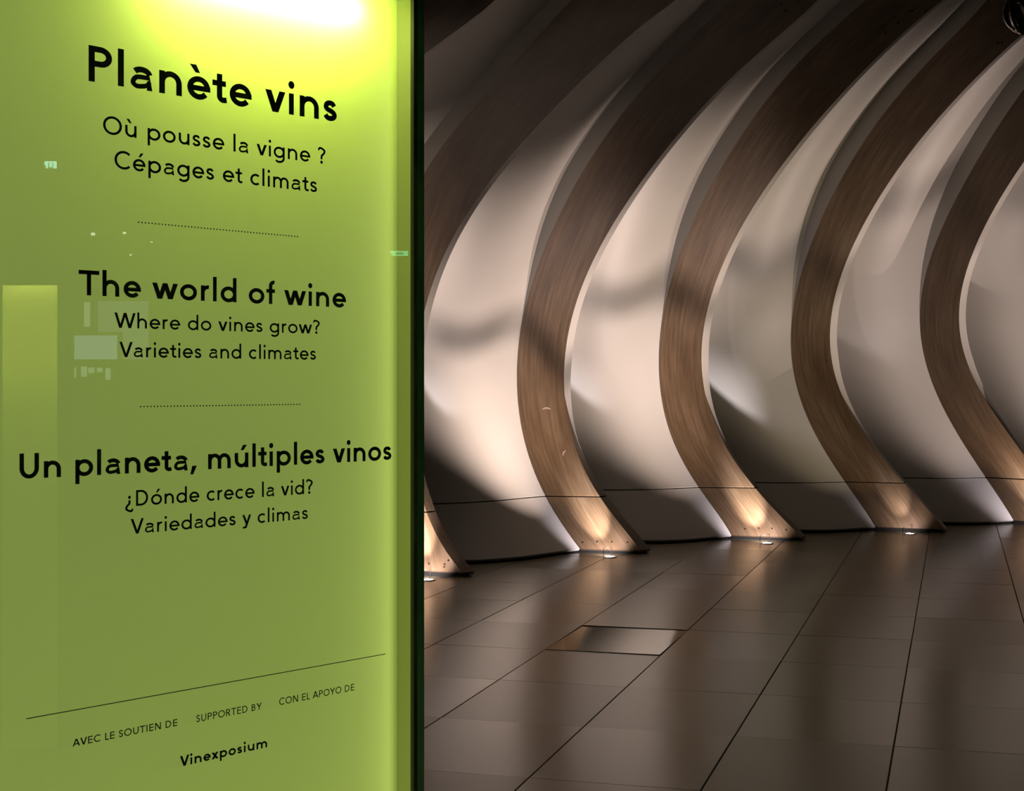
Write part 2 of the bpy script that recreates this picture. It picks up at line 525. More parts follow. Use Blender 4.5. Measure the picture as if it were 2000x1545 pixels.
for i, (px, py, pw, _) in UP.items():
    Y = F * EYE / (py - HY); X = (px - CX) / F * Y
    base = empty('floor_uplight', (X, Y, 0)); tag(base, UL[i], 'floor light', 'uplights at the feet of the ribs')
    o = Vector((X, Y, 0))
    link('bezel', lathe([(0.040, 0.004), (0.043, 0.006), (0.062, 0.006), (0.066, 0.0), (0.066, -0.008), (0.040, -0.008)], 36, origin=o), M_STEEL, base, True)
    link('lens', lathe([(0.0, 0.0065), (0.030, 0.006), (0.040, 0.004), (0.040, -0.006)], 36, origin=o), M_LENS, base, True)
    l = lamp('uplight_beam', 'SPOT', o + Vector((0, 0, 0.03)), pw * PW, (1.0, 0.79, 0.54) if i == 4 else (1.0, 0.77, 0.68), target=o + Vector((-0.54, 0.32, 1.0)),
             spot_size=math.radians(76), spot_blend=1.0, shadow_soft_size=0.0032)
    hit = EA[i].at(0.33).lerp(EB[i].at(0.33), 0.66)       # extra narrow spot added to make the glare streak on the foot
    lamp('foot_glare_spot', 'SPOT', o + Vector((0, 0, 0.02)), GLARE[i] * 1.9, (1.0, 0.90, 0.95), target=hit,
         spot_size=math.radians(34), spot_blend=1.0, shadow_soft_size=0.02)
    lamp('uplight_spill', 'SPOT', o + Vector((0, 0, 0.03)), pw * 2.7, (1.0, 0.87, 0.97), target=EA[i].at(0.2).lerp(EB[i].at(0.2), 0.6),
         spot_size=math.radians(104), spot_blend=0.9, shadow_soft_size=0.03)
    c_ = o + Vector(BAR[i][0]).normalized() * 0.055 + Vector((0, 0, 0.03))  # unseen bar read off the shadow band and sized to cast it
    rd = Vector(BAR[i][1]).normalized()
    v_ = [c_ + rd * a + Vector((0, 0, b)) + NIN * g for a in (-0.06, 0.06) for b in (-0.0013, 0.0013) for g in (-0.0013, 0.0013)]
    legs = []
    for sgn in (-1, 1):
        e_ = c_ + rd * 0.058 * sgn
        legs += [e_ + Vector((dx, dy, dz)) for dx in (-.002, .002) for dy in (-.002, .002) for dz in (0.0, 0.006 - e_.z)]
    cube_f = [(0, 1, 3, 2), (4, 6, 7, 5), (0, 4, 5, 1), (2, 3, 7, 6), (0, 2, 6, 4), (1, 5, 7, 3)]
    link('shadow_bar', mesh_of(v_ + legs, [tuple(k + q for k in f) for q in (0, 8, 16) for f in cube_f]), M_BAR, base)

# ------------------------------------------------------------------ dark room shell
ceiling = box('ceiling', (-6, -5, 5.5), (12, 21, 5.7), M_DARKWALL); tag(ceiling, 'dark hall ceiling', kind='structure')
w = box('wall_right', (11.8, -5, 0), (12, 21, 5.5), M_DARKWALL); tag(w, 'dark side wall', kind='structure')
w = box('wall_back', (-6, -5.2, 0), (12, -5, 5.5), M_DARKWALL); tag(w, 'dark wall behind the viewer', kind='structure')
w = box('wall_front', (-6, 21, 0), (12, 21.2, 5.5), M_DARKWALL); tag(w, 'dark wall behind the curved panels', kind='structure')
w = box('wall_west', (-6.2, -5, 0), (-6, 21, 5.5), M_DARKWALL); tag(w, 'dark wall behind the sign', kind='structure')

# ------------------------------------------------------------------ the green sign
PHI = math.radians(42.0)
D = Vector((math.sin(PHI), math.cos(PHI), 0))         # along the sign, to the far right
N = Vector((math.cos(PHI), -math.sin(PHI), 0))        # out of its face
R0 = Vector(((806 - CX) / F * 3.0, 3.0, 0))           # right end of the face
WID = 0.876
L0 = R0 - D * WID


def on_sign(px, py):
    a = (px - CX) / F
    t = N.dot(R0) / (N.x * a + N.y)                   # depth where the ray meets the face
    p = Vector((a * t, t, EYE + (HY - py) / F * t))
    return (p - L0).dot(D), p.z


def S(u, z, n=0.0):
    return L0 + D * u + N * n + Vector((0, 0, z))


M_GREEN = plain('green_backing', (0.50, 0.60, 0.070), 0.6, emit=(0.208, 0.268, 0.075), strength=0.68)
M_GREENSIDE = plain('green_side', (0.10, 0.12, 0.02), 0.5, emit=(0.20, 0.25, 0.04), strength=0.5)
M_FRAME = plain('sign_black_trim', (0.004, 0.006, 0.004), 0.4)
M_GLASSEDGE = plain('dark_green_glass_edge', (0.05, 0.18, 0.06), 0.25, coat=0.5)
M_INK = plain('black_vinyl', (0.004, 0.008, 0.004), 0.6, spec=0.2)
M_SIGNHEAD = plain('sign_head_white', (0.8, 0.8, 0.78), 0.5)


def pane_material():
    m = bpy.data.materials.new('clear_pane'); m.use_nodes = True
    nt = m.node_tree; nt.nodes.clear()
    out = nt.nodes.new('ShaderNodeOutputMaterial')
    mix = nt.nodes.new('ShaderNodeMixShader')
    tr = nt.nodes.new('ShaderNodeBsdfTransparent'); tr.inputs[0].default_value = (0.97, 0.99, 0.96, 1)
    gl = nt.nodes.new('ShaderNodeBsdfGlossy'); gl.inputs['Roughness'].default_value = 0.004
    fr = nt.nodes.new('ShaderNodeFresnel'); fr.inputs[0].default_value = 1.5
    nt.links.new(fr.outputs[0], mix.inputs[0]); nt.links.new(tr.outputs[0], mix.inputs[1]); nt.links.new(gl.outputs[0], mix.inputs[2])
    nt.links.new(mix.outputs[0], out.inputs[0])
    return m
M_PANE = pane_material()

ZT, ZB, DEP = 2.40, 0.06, 0.045
sign = empty('lit_sign', (L0 + R0) / 2)
tag(sign, 'tall glowing green glass sign with black lettering, standing left', 'sign')


def sbox(name, u0_, u1, z0, z1, n0, n1, mat, parent=sign):
    vs = [S(u, z, n) for u in (u0_, u1) for z in (z0, z1) for n in (n0, n1)]
    me = mesh_of(vs, [(0, 1, 3, 2), (4, 6, 7, 5), (0, 4, 5, 1), (2, 3, 7, 6), (0, 2, 6, 4), (1, 5, 7, 3)])
    bm = bmesh.new(); bm.from_mesh(me); bmesh.ops.recalc_face_normals(bm, faces=bm.faces); bm.to_mesh(me); bm.free()
    return link(name, me, mat, parent)


sbox('back_panel', 0.0, WID, ZB, ZT + 0.02, -DEP - 0.02, -DEP, M_GREEN)
sbox('side_panel', -0.015, 0.0, ZB, ZT + .02, -DEP - 0.02, -0.006, M_GREENSIDE)
sbox('side_panel', WID, WID + 0.008, ZB, ZT + .02, -DEP - 0.02, -0.006, M_GREENSIDE)
sbox('bottom_panel', -0.015, WID + 0.008, ZB - 0.02, ZB, -DEP - 0.02, -0.006, M_GREENSIDE)
sbox('head', -0.03, WID + 0.03, ZT + 0.02, ZT + 0.10, -DEP - 0.04, 0.006, M_SIGNHEAD)
sbox('plinth', -0.02, WID + 0.02, 0.0, ZB - 0.02, -DEP - 0.03, 0.0, M_FRAME)
sbox('trim', WID - 0.0005, WID + 0.0095, ZB - .02, ZT + .02, -0.0055, 0.0035, M_FRAME)
sbox('glass_edge', WID + 0.0095, WID + 0.0285, ZB - .02, ZT + .02, -0.0055, 0.0032, M_GLASSEDGE)
sbox('glass_edge', -0.030, -0.0155, ZB - .02, ZT + .02, -0.0055, 0.0032, M_GLASSEDGE)
pane_me = mesh_of([S(-0.015, ZB - .02, 0), S(WID, ZB - .02, 0), S(WID, ZT + .02, 0), S(-0.015, ZT + .02, 0)], [(0, 1, 2, 3)])
link('glass_pane', pane_me, M_PANE, sign)

# lamps of the sign: a strip in its head, a weaker one at its foot
def sign_strip(u, z, n, ln, wd, energy, dirz, tilt=0.0):
    d = bpy.data.lights.new('sign_strip_light', 'AREA'); d.shape = 'RECTANGLE'; d.size = ln; d.size_y = wd; d.energy = energy; d.color = (1.0, 1.0, 0.62)
    o = bpy.data.objects.new('sign_strip_light', d); COL.objects.link(o)
    zax = -(Vector((0, 0, dirz)) - N * tilt).normalized()      # lamp shines along -Z
    xax = D; yax = zax.cross(xax).normalized()
    m = Matrix((xax, yax, zax)).transposed().to_4x4(); m.translation = S(u, z, n)
    o.matrix_world = m
    return o
sign_strip(0.50, 2.375, -DEP + 0.022, 0.40, 0.03, 1.1, -1, 0.25)
sign_strip(0.56, 2.268, -DEP + 0.040, 0.44, 0.016, 4.2, -1, 3.0)
sign_strip(0.44, ZB + 0.02, -DEP / 2, 0.8, 0.03, 3.5, 1, 0.1)

# added slim fill lights brightening the back panel near both sides
for u_, dr, en in ((WID - 0.004, -1, 0.34), (-0.008, 1, 1.1)):
    d_ = bpy.data.lights.new('sign_edge_fill', 'AREA'); d_.shape = 'RECTANGLE'; d_.size = 2.2; d_.size_y = 0.012; d_.energy = en; d_.color = (1.0, 1.0, 0.85)
    o_ = bpy.data.objects.new('sign_edge_fill', d_); COL.objects.link(o_)
    zax = -D * dr; xax = Vector((0, 0, 1)); yax = zax.cross(xax)
    m_ = Matrix((xax, yax, zax)).transposed().to_4x4(); m_.translation = S(u_, 1.25, -DEP * 0.4)
    o_.matrix_world = m_

# ------------------------------------------------------------------ lettering (drawn stroke by stroke, cap height 708 units)
def arc(cx, cy, rx, ry, a0, a1, k=20):
    return [(cx + rx * math.cos(math.radians(a0 + (a1 - a0) * j / k)), cy + ry * math.sin(math.radians(a0 + (a1 - a0) * j / k))) for j in range(k + 1)]


def catmull(pts, k=7):
    P = [pts[0]] + list(pts) + [pts[-1]]
    out = []
    for j in range(1, len(P) - 2):
        p0, p1, p2, p3 = P[j - 1], P[j], P[j + 1], P[j + 2]
        for q in range(k):
            t = q / k
            out.append(tuple(0.5 * ((2 * p1[c]) + (-p0[c] + p2[c]) * t + (2 * p0[c] - 5 * p1[c] + 4 * p2[c] - p3[c]) * t * t + (-p0[c] + 3 * p1[c] - 3 * p2[c] + p3[c]) * t ** 3) for c in (0, 1)))
    out.append(tuple(pts[-1]))
    return out


CAP, XH, ASC, DESC = 708.0, 468.0, 748.0, -228.0


def glyph(ch, w):
    """-> (advance, [('s', polyline) | ('p', polygon) | ('o', cx, cy, r)])"""
    h = w / 2
    hh = w * 0.42                                     # level strokes are a little thinner than upright ones
    x = w - 80                                        # extra weight widens the heavy letters a little
    out = []
    s = lambda pts: out.append(('s', pts))
    def diag(x0, y0, x1, y1, ww=None):                # stroke with level ends
        ww = ww or w
        L = math.hypot(x1 - x0, y1 - y0); hw = ww * L / abs(y1 - y0) / 2
        out.append(('p', [(x0 - hw, y0), (x0 + hw, y0), (x1 + hw, y1), (x1 - hw, y1)]))
    dot = lambda cx, cy, r: out.append(('o', cx, cy, r))
    vl = lambda cx, y0, y1: s([(cx, y0), (cx, y1)])
    acc = {'è': ('e', 'g'), 'é': ('e', 'a'), 'ù': ('u', 'g'), 'ú': ('u', 'a'), 'ó': ('o', 'a')}
    if ch in acc:
        adv, o2 = glyph(acc[ch][0], w)
        c = adv / 2
        if acc[ch][1] == 'g': o2.append(('p', [(c - 120 - w * .55, 712), (c - 120 + w * .5, 712), (c + w * .25, 548), (c - w * .5, 548)]))
        else: o2.append(('p', [(c + 120 - w * .5, 712), (c + 120 + w * .55, 712), (c + w * .5, 548), (c - w * .25, 548)]))
        return adv, o2
    if ch == ' ': return 290, []
    if ch in 'nhmru':
        xl = 68 + h
        if ch == 'm':
            st = 300 + x * .6
            vl(xl, 0, XH)
            for q in range(2):
                a, b = xl + q * st, xl + (q + 1) * st
                ry = (b - a) / 2 * 1.05
                s(arc((a + b) / 2, XH - hh + 8 - ry, (b - a) / 2, ry, 175, 0) + [(b, 0)])
            return xl + 2 * st + h + 66, out
        if ch == 'r':
            vl(xl, 0, XH)
            s(arc(xl + 165, XH - hh + 8 - 175, 165, 175, 178, 78)); return 350 + x * .7, out
        xr = xl + 340 + x * .5
        if ch == 'u':
            ry = 185; vl(xr, 0, XH)
            s(arc((xl + xr) / 2, h - 8 + ry, (xr - xl) / 2, ry, 355, 180) + [(xl, XH)]) if False else s([(xl, XH)] + arc((xl + xr) / 2, h - 8 + ry, (xr - xl) / 2, ry, 180, 358))
        else:
            vl(xl, 0, XH if ch == 'n' else ASC)
            ry = 185
            s(arc((xl + xr) / 2, XH - hh + 8 - ry, (xr - xl) / 2, ry, 178, 0) + [(xr, 0)])
        return xr + h + 68, out
    if ch in 'oecdpgb':
        W_ = {'o': 530, 'e': 500, 'c': 460, 'd': 520, 'p': 520, 'g': 520, 'b': 520}[ch] + x * .5
        x0 = 42; cx = x0 + W_ / 2; cy = XH / 2; rx = W_ / 2 - h; ry = XH / 2 + 10 - hh
        if ch == 'o': s(arc(cx, cy, rx, ry, 0, 360, 44)); return W_ + 84, out
        if ch == 'e':
            s([(x0 + h * .8, cy + 2)] + [(x0 + W_ - h * .9, cy + 2)])
            out[-1] = ('s', [(x0 + h, cy - 4), (x0 + W_ - h * .4, cy - 4)])
            out[-1] = ('p', [(x0 + h, cy - 4 - h * .8), (x0 + W_ - 2, cy - 4 - h * .8), (x0 + W_ - 2, cy - 4 + h * .8), (x0 + h, cy - 4 + h * .8)])
            s(arc(cx, cy, rx, ry, 0, 322, 40)); return W_ + 76, out
        if ch == 'c': s(arc(cx + 20, cy, rx + 20, ry, 48, 312, 36)); return W_ + 50, out
        s(arc(cx, cy, rx, ry, 0, 360, 44))
        if ch == 'd': vl(x0 + W_ - h, 0, ASC); return W_ + 42 + 66, out
        if ch == 'p':
            out[:] = []
            cx += 26; s(arc(cx, cy, rx, ry, 0, 360, 44)); vl(68 + h, DESC, XH); return W_ + 68 + 42, out
        if ch == 'b': cx += 26; out[:] = []; s(arc(cx, cy, rx, ry, 0, 360, 44)); vl(68 + h, 0, ASC); return W_ + 110, out
        if ch == 'g':
            xr = x0 + W_ - h
            s([(xr, XH), (xr, -20)] + arc((xr + x0 + h) / 2 + 4, -20, (xr - x0 - h) / 2 - 4, abs(DESC) - 20 - h + 6, 0, -142, 22)); return W_ + 108, out
    if ch == 'a':
        xl, xr = 44 + h, 400 + h * .6 + x * .4
        s([(xr, 0), (xr, XH - 165)] + arc((xl + xr) / 2 + 8, XH - 170, (xr - xl) / 2 - 8, 170 + 8 - h, 0, 148, 20))
        bt = 285 - x * .25
        out.append(('s', [(xr, bt - h * .2)] + catmull([(xr - 70, bt - h * .2), (xl + 80, bt - h * .2 - 14), (xl + 4, bt / 2 + 6), (xl + 50, h + 6), (xl + 135, h - 8), (xr - 50, h + 32), (xr, h + 110)]), 0.82))
        return xr + h + 66, out
    if ch == 's' or ch == 'S':
        W_, H_ = (345 + x * .6, XH) if ch == 's' else (400 + x * .6, CAP)
        g = [(0.94, .80), (.78, .955), (.50, 1.0), (.19, .94), (.055, .755), (.18, .60), (.50, .51), (.84, .40), (.985, .225), (.83, .055), (.48, 0), (.17, .055), (.0, .21)]
        iw, ih = W_ - w, H_ + 20 - w
        s(catmull([(35 + h + a * iw, -10 + h + b * ih) for a, b in g])); return W_ + 72, out
    if ch == 'l': vl(70 + h, 0, ASC); return 140 + w, out
    if ch == 'i': vl(70 + h, 0, XH); dot(70 + h, 655, w * .62); return 140 + w, out
    if ch == 't':
        c = 112 + h
        s([(c, 610), (c, 150)] + arc(c + 90, 140, 90, 140 - h + 8, 180, 275, 14) + [(c + 165, h + 4)])
        s([(18, XH - hh), (300 + x * .5, XH - hh)]); return 330 + x * .7, out
    if ch == 'f':
        c = 98 + h
        s([(c, 0), (c, 560)] + arc(c + 115, 575, 115, ASC - 575 - h + 6, 180, 78, 14))
        s([(18, XH - hh), (290 + x * .5, XH - hh)]); return 305 + x * .6, out
    if ch in 'vwyVWxY':
        if ch == 'v': hw = w * .56; a = 470 + x; diag(12 + hw, XH, a / 2, 0); diag(a - 12 - hw, XH, a / 2, 0); return a, out
        if ch == 'w':
            a = 745 + x * 1.4; hw = w * .55; q = (a - 24 - 2 * hw) / 4; b = 12 + hw
            diag(b, XH, b + q, 0); diag(b + 2 * q, XH, b + q, 0); diag(b + 2 * q, XH, b + 3 * q, 0); diag(b + 4 * q, XH, b + 3 * q, 0); return a, out
        if ch == 'y':
            hw = w * .56; a = 470 + x; c = a / 2 + 5; diag(12 + hw, XH, c, 0)
            slope = (a - 12 - hw - c) / XH
            diag(a - 12 - hw, XH, c + slope * DESC * 0.85, DESC * 0.85 if False else DESC + 30)
            s([(c + slope * (DESC + 30) + 10, DESC + h + 8), (40, DESC + h + 8)]); return a, out
        if ch == 'x': hw = w * .62; a = 470 + x; diag(10 + hw, XH, a - 10 - hw, 0); diag(a - 10 - hw, XH, 10 + hw, 0); return a, out
        if ch == 'V': hw = w * .56; a = 610 + x; diag(8 + hw, CAP, a / 2, 0); diag(a - 8 - hw, CAP, a / 2, 0); return a - 20, out
        if ch == 'W':
            a = 950 + x * 1.4; hw = w * .55; q = (a - 16 - 2 * hw) / 4; b = 8 + hw
            diag(b, CAP, b + q, 0); diag(b + 2 * q, CAP, b + q, 0); diag(b + 2 * q, CAP, b + 3 * q, 0); diag(b + 4 * q, CAP, b + 3 * q, 0); return a - 10, out
        if ch == 'Y': hw = w * .6; a = 590 + x; diag(8 + hw, CAP, a / 2, 290); diag(a - 8 - hw, CAP, a / 2, 290); vl(a / 2, 0, 310); return a, out
    if ch == 'A':
        hw = w * .56; a = 660 + x; diag(8 + hw, 0, a / 2, CAP); diag(a - 8 - hw, 0, a / 2, CAP); s([(a * .26, 215), (a * .74, 215)]); return a, out
    if ch == 'O': W_ = 730 + x * .6; s(arc(42 + W_ / 2, CAP / 2, W_ / 2 - h, CAP / 2 + 10 - hh, 0, 360, 56)); return W_ + 84, out
    if ch == 'C': W_ = 640 + x * .5; s(arc(42 + W_ / 2 + 45, CAP / 2, W_ / 2 - h + 45, CAP / 2 + 10 - hh, 45, 315, 44)); return W_ + 70, out
    if ch == 'P':
        xl = 78 + h; vl(xl, 0, CAP); r = 198 - h * .6; xr = 300 + x * .4
        s([(xl, CAP - hh), (xr, CAP - hh)] + arc(xr, CAP - hh - r + 12, 190 + x * .3 - h * .5, r - 12, 90, -90, 22) + [(xl, CAP - hh - 2 * r + 24)]); return 545 + x, out
    if ch == 'R':
        xl = 78 + h; vl(xl, 0, CAP); r = 188 - h * .5; xr = 300
        s([(xl, CAP - hh), (xr, CAP - hh)] + arc(xr, CAP - hh - r + 5, 170, r - 5, 90, -90, 22) + [(xl, CAP - hh - 2 * r + 10)])
        diag(300, CAP - hh - 2 * r + 20, 500, 0); return 600 + x, out
    if ch == 'B':
        xl = 78 + h; vl(xl, 0, CAP)
        s([(xl, CAP - hh), (290, CAP - hh)] + arc(290, 542 - h * .4, 140, 166 - h * .6, 90, -90, 18) + [(xl, 378)])
        s([(xl, 378), (300, 378)] + arc(300, 189 + h * .5, 170, 189 - h * .5, 90, -90, 18) + [(xl, hh)]); return 600 + x, out
    if ch == 'D':
        xl = 78 + h; vl(xl, 0, CAP); xr = 320
        s([(xl, CAP - hh), (xr, CAP - hh)] + arc(xr, CAP / 2, 330 - h + x * .4, CAP / 2 - hh, 90, -90, 30) + [(xl, hh)]); return 715 + x, out
    if ch == 'U':
        xl, xr = 74 + h, 600 - h + x * .6; ry = 235
        s([(xl, CAP)] + arc((xl + xr) / 2, ry - 10 + h, (xr - xl) / 2, ry, 180, 360, 26) + [(xr, CAP)]); return xr + h + 70, out
    if ch == 'T': a = 560 + x; vl(a / 2, 0, CAP); s([(15, CAP - hh), (a - 15, CAP - hh)]); return a, out
    if ch == 'E': vl(78 + h, 0, CAP); [s([(78 + h, yy), (500 + x * .3, yy)]) for yy in (hh, CAP / 2 + 8, CAP - hh)]; return 555 + x * .5, out
    if ch == 'L': vl(78 + h, 0, CAP); s([(78 + h, hh), (450, hh)]); return 470, out
    if ch == 'I': vl(78 + h, 0, CAP); return 156 + w, out
    if ch == 'N': xr = 680 - h; vl(78 + h, 0, CAP); vl(xr, 0, CAP); diag(78 + h * 1.25, CAP, xr - h * .25, 0, w * .95); return 758, out
    if ch == ',': out.append(('p', [(85, w * .95), (85 + w * 1.15, w * .95), (70 + w * .35, -130), (70 - w * .35, -130)])); return 280, out
    if ch == '.': dot(70 + h, h, w * .6); return 140 + w, out
    if ch in '?¿':
        c = 230
        s([(c - 160, 610)] + catmull([(c - 160, 600), (c - 90, CAP - hh * .6), (c + 10, CAP - hh + 10), (c + 130, CAP - hh - 60), (c + 148, 530), (c + 90, 430), (c + 10, 350), (c, 270), (c, 190)])[1:])
        dot(c, w * .55, w * .66)
        if ch == '¿':
            m = []
            for it in out:
                if it[0] == 's': m.append(('s', [(2 * c - a, XH - b) for a, b in it[1]]))
                else: m.append(('o', 2 * c - it[1], XH - it[2], it[3]))
            out = m
        return 455, out
    return 300, out


def text_mesh(text, w, pl, pr, cap_px, kern=0, xs_pt=None):
    """lettering between pixel points pl (left end, baseline) and pr (right end, baseline)"""
    ul, zl = on_sign(*pl); ur, zr = on_sign(*pr)
    z0 = (zl + zr) / 2
    _, ztop = on_sign(pl[0], pl[1] - cap_px)
    ky = (ztop - zl) / CAP
    pen, prims = 0.0, []
    for ch in text:
        adv, pr_ = glyph(ch, w)
        prims.append((pen, pr_)); pen += adv + kern
    words, cur = [], []
    for ch, (x0, pr_) in zip(text, prims):
        if ch == ' ' : words.append(cur); cur = []
        else: cur.append((x0, pr_, ch))
    words.append(cur)
    def build(r):                                     # r: how much wider than drawn; strokes keep their weight
        groups = []
        for wd in words:
            polys = []
            for x0, pr_, _ in wd:
                for it in pr_:
                    if it[0] == 'p': polys.append([((x0 + a) * r, b) for a, b in it[1]])
                    elif it[0] == 'o': polys.append([((x0 + it[1]) * r + a, b) for a, b in arc(0, it[2], it[3], it[3], 0, 360, 20)[:-1]])
                    else: polys += stroke([((x0 + a) * r, b) for a, b in it[1]], w * (it[2] if len(it) > 2 else 1))
            groups.append((''.join(c for _, _, c in wd), polys))
        allp = [p for _, g in groups for q in g for p in q]
        return groups, min(p[0] for p in allp), max(p[0] for p in allp)
    r = 1.0
    for _ in range(4):
        groups, mn, mxx = build(r)
        r *= (ur - ul) / ky / (mxx - mn)
    groups, mn, mxx = build(r)
    kx = (ur - ul) / (mxx - mn)
    for word, polys in groups:
        vs, fs = [], []
        for q in polys:
            b0 = len(vs)
            vs += [S(ul + (a - mn) * kx, z0 + b * ky, 0.0012) for a, b in q]
            ar = sum(q[i][0] * q[(i + 1) % len(q)][1] - q[(i + 1) % len(q)][0] * q[i][1] for i in range(len(q)))
            ids = list(range(b0, b0 + len(q)))
            fs.append(tuple(ids if ar > 0 else ids[::-1]))
        yield word, mesh_of(vs, fs)


def stroke(P, w):
    P = [p for k, p in enumerate(P) if k == 0 or math.hypot(p[0] - P[k - 1][0], p[1] - P[k - 1][1]) > 0.5]
    closed = math.hypot(P[0][0] - P[-1][0], P[0][1] - P[-1][1]) < 1
    Lf, Rt = [], []
    n = len(P)
    for k in range(n):
        if closed and k in (0, n - 1): a, b = P[n - 2], P[1]
        else: a, b = P[max(0, k - 1)], P[min(n - 1, k + 1)]
        d1 = (P[k][0] - a[0], P[k][1] - a[1]); d2 = (b[0] - P[k][0], b[1] - P[k][1])
        l1 = math.hypot(*d1) or 1; l2 = math.hypot(*d2) or 1
        if k == 0 and not closed: l1, d1 = l2, d2
        if k == n - 1 and not closed: l2, d2 = l1, d1
        dx, dy = d1[0] / l1 + d2[0] / l2, d1[1] / l1 + d2[1] / l2
        L = math.hypot(dx, dy) or 1
        nx, ny = -dy / L * w / 2, dx / L * w / 2 * 0.84
        Lf.append((P[k][0] + nx, P[k][1] + ny)); Rt.append((P[k][0] - nx, P[k][1] - ny))
    return [[Lf[k], Rt[k], Rt[k + 1], Lf[k + 1]] for k in range(n - 1)]


LINES = [
 ('Planète vins', 140, (172.2, 162.7), (657, 235.0), 70.5, 'large heading lettering reading Planète vins', -6),
 ('Où pousse la vigne ?', 112, (200.4, 264.5), (635, 317.5), 35.5, 'lettering reading Où pousse la vigne ?', 0),
 ('Cépages et climats', 112, (222.8, 331), (618.3, 374.0), 35.5, 'lettering reading Cépages et climats', 0),
 ('The world of wine', 138, (152.7, 578.8), (675, 598.5), 49.0, 'heading lettering reading The world of wine', 0),
 ('Where do vines grow?', 112, (222.8, 641.9), (623.7, 650.5), 29.8, 'lettering reading Where do vines grow?', 0),
 ('Varieties and climates', 112, (232.4, 698.7), (616.2, 701.5), 29.9, 'lettering reading Varieties and climates', 0),
 ('Un planeta, múltiples vinos', 138, (37.3, 937.6), (763.6, 896.5), 49.8, 'heading lettering reading Un planeta, múltiples vinos', -8),
 ('¿Dónde crece la vid?', 112, (243.6, 990.0), (610, 963.5), 31.0, 'lettering reading ¿Dónde crece la vid?', 0),
 ('Variedades y climas', 112, (254.4, 1042.7), (600.5, 1013.7), 29.5, 'lettering reading Variedades y climas', 0),
 ('AVEC LE SOUTIEN DE', 120, (141, 1457.3), (345.3, 1418.3), 14.2, 'small lettering reading AVEC LE SOUTIEN DE', 0),
 ('SUPPORTED BY', 110, (382.6, 1410.0), (510.4, 1386.0), 14.0, 'small lettering reading SUPPORTED BY', 4),
 ('CON EL APOYO DE', 110, (544.5, 1376.8), (691, 1348.6), 13.6, 'small lettering reading CON EL APOYO DE', 4),
 ('Vinexposium', 152, (350.7, 1496), (520.8, 1460.7), 20.5, 'bold lettering reading Vinexposium', 5),
]
for txt, w_, pl, pr, cap, lab, kern in LINES:
    for word, me in text_mesh(txt, w_, pl, pr, cap, kern):
        o = link('lettering', me, M_INK, sign)
        o['label'] = lab.split(' reading')[0] + ' reading ' + word
for pl, pr in (((269.8, 434.9), (580.2, 461.5)), ((273.9, 795.4), (584.3, 788.8))):
    (u1, z1), (u2, z2) = on_sign(*pl), on_sign(*pr)
    z = (z1 + z2) / 2; K = 52
    vs, fs = [], []
    for k in range(K):
        u = u1 + (u2 - u1) * k / (K - 1)
        b0 = len(vs)
        vs += [S(u + 0.0015 * math.cos(t * math.pi / 4), z + 0.00125 * math.sin(t * math.pi / 4), 0.0012) for t in range(8)]
        fs.append(tuple(range(b0, b0 + 8)))
    o = link('dotted_rule', mesh_of(vs, fs), M_INK, sign); o['kind'] = 'stuff'
(u1, z1), (u2, z2) = on_sign(50.6, 1404.6), on_sign(752, 1276.4)
z = (z1 + z2) / 2
link('thin_rule', mesh_of([S(u1, z - .0007, .0012), S(u2, z - .0007, .0012), S(u2, z + .0007, .0012), S(u1, z + .0007, .0012)], [(0, 1, 2, 3)]), M_INK, sign)

# ------------------------------------------------------------------ black spotlight hanging at the top right
DS = 6.0
c = Vector(((2004 - CX) / F * DS, DS, EYE + (HY - 22) / F * DS))
M_GLOSSBLACK = plain('glossy_black', (0.006, 0.006, 0.006), 0.12, coat=0.6)
M_LENSGLASS = plain('spot_glass', (0.35, 0.33, 0.26), 0.08, 0.7)
spot = empty('hanging_spotlight', c); tag(spot, 'round glossy black spotlight head hanging at the top right corner', 'spotlight')
ax = Vector((-0.75, -0.55, -0.35)).normalized()
R_ = 0.088
prof = [(0.0, -R_)] + [(R_ * math.sin(t), -R_ * math.cos(t)) for t in np.linspace(0.15, 2.45, 18)]
prof += [(R_ * .60, R_ * .80), (R_ * .56, R_ * .62), (0.0, R_ * .55)]
link('head', lathe(prof, 40, ax, c), M_GLOSSBLACK, spot, True)
link('lens', lathe([(0.0, R_ * .60), (R_ * .3, R_ * .615), (R_ * .54, R_ * .63)], 32, ax, c), M_LENSGLASS, spot, True)
link('stem', lathe([(0.0, 0.05), (0.014, 0.05), (0.014, 5.5 - c.z), (0.0, 5.5 - c.z)], 16, origin=c), M_GLOSSBLACK, spot, True)
yoke = lathe([(R_ * 1.04, -0.012), (R_ * 1.10, -0.012), (R_ * 1.10, 0.012), (R_ * 1.04, 0.012), (R_ * 1.04, -0.012)], 40, Vector((0.6, -0.8, 0)), c)
link('yoke', yoke, M_GLOSSBLACK, spot, True)

# ------------------------------------------------------------------ things across the hall that the sign's glass mirrors
def mirrored(px, py, dist):
    v = Vector(((px - CX) / F, 1, (HY - py) / F)); v = v * dist
    p = Vector((0, 0, EYE)) + v
    dd = (p - R0).dot(N)
    return p - N * 2 * dd


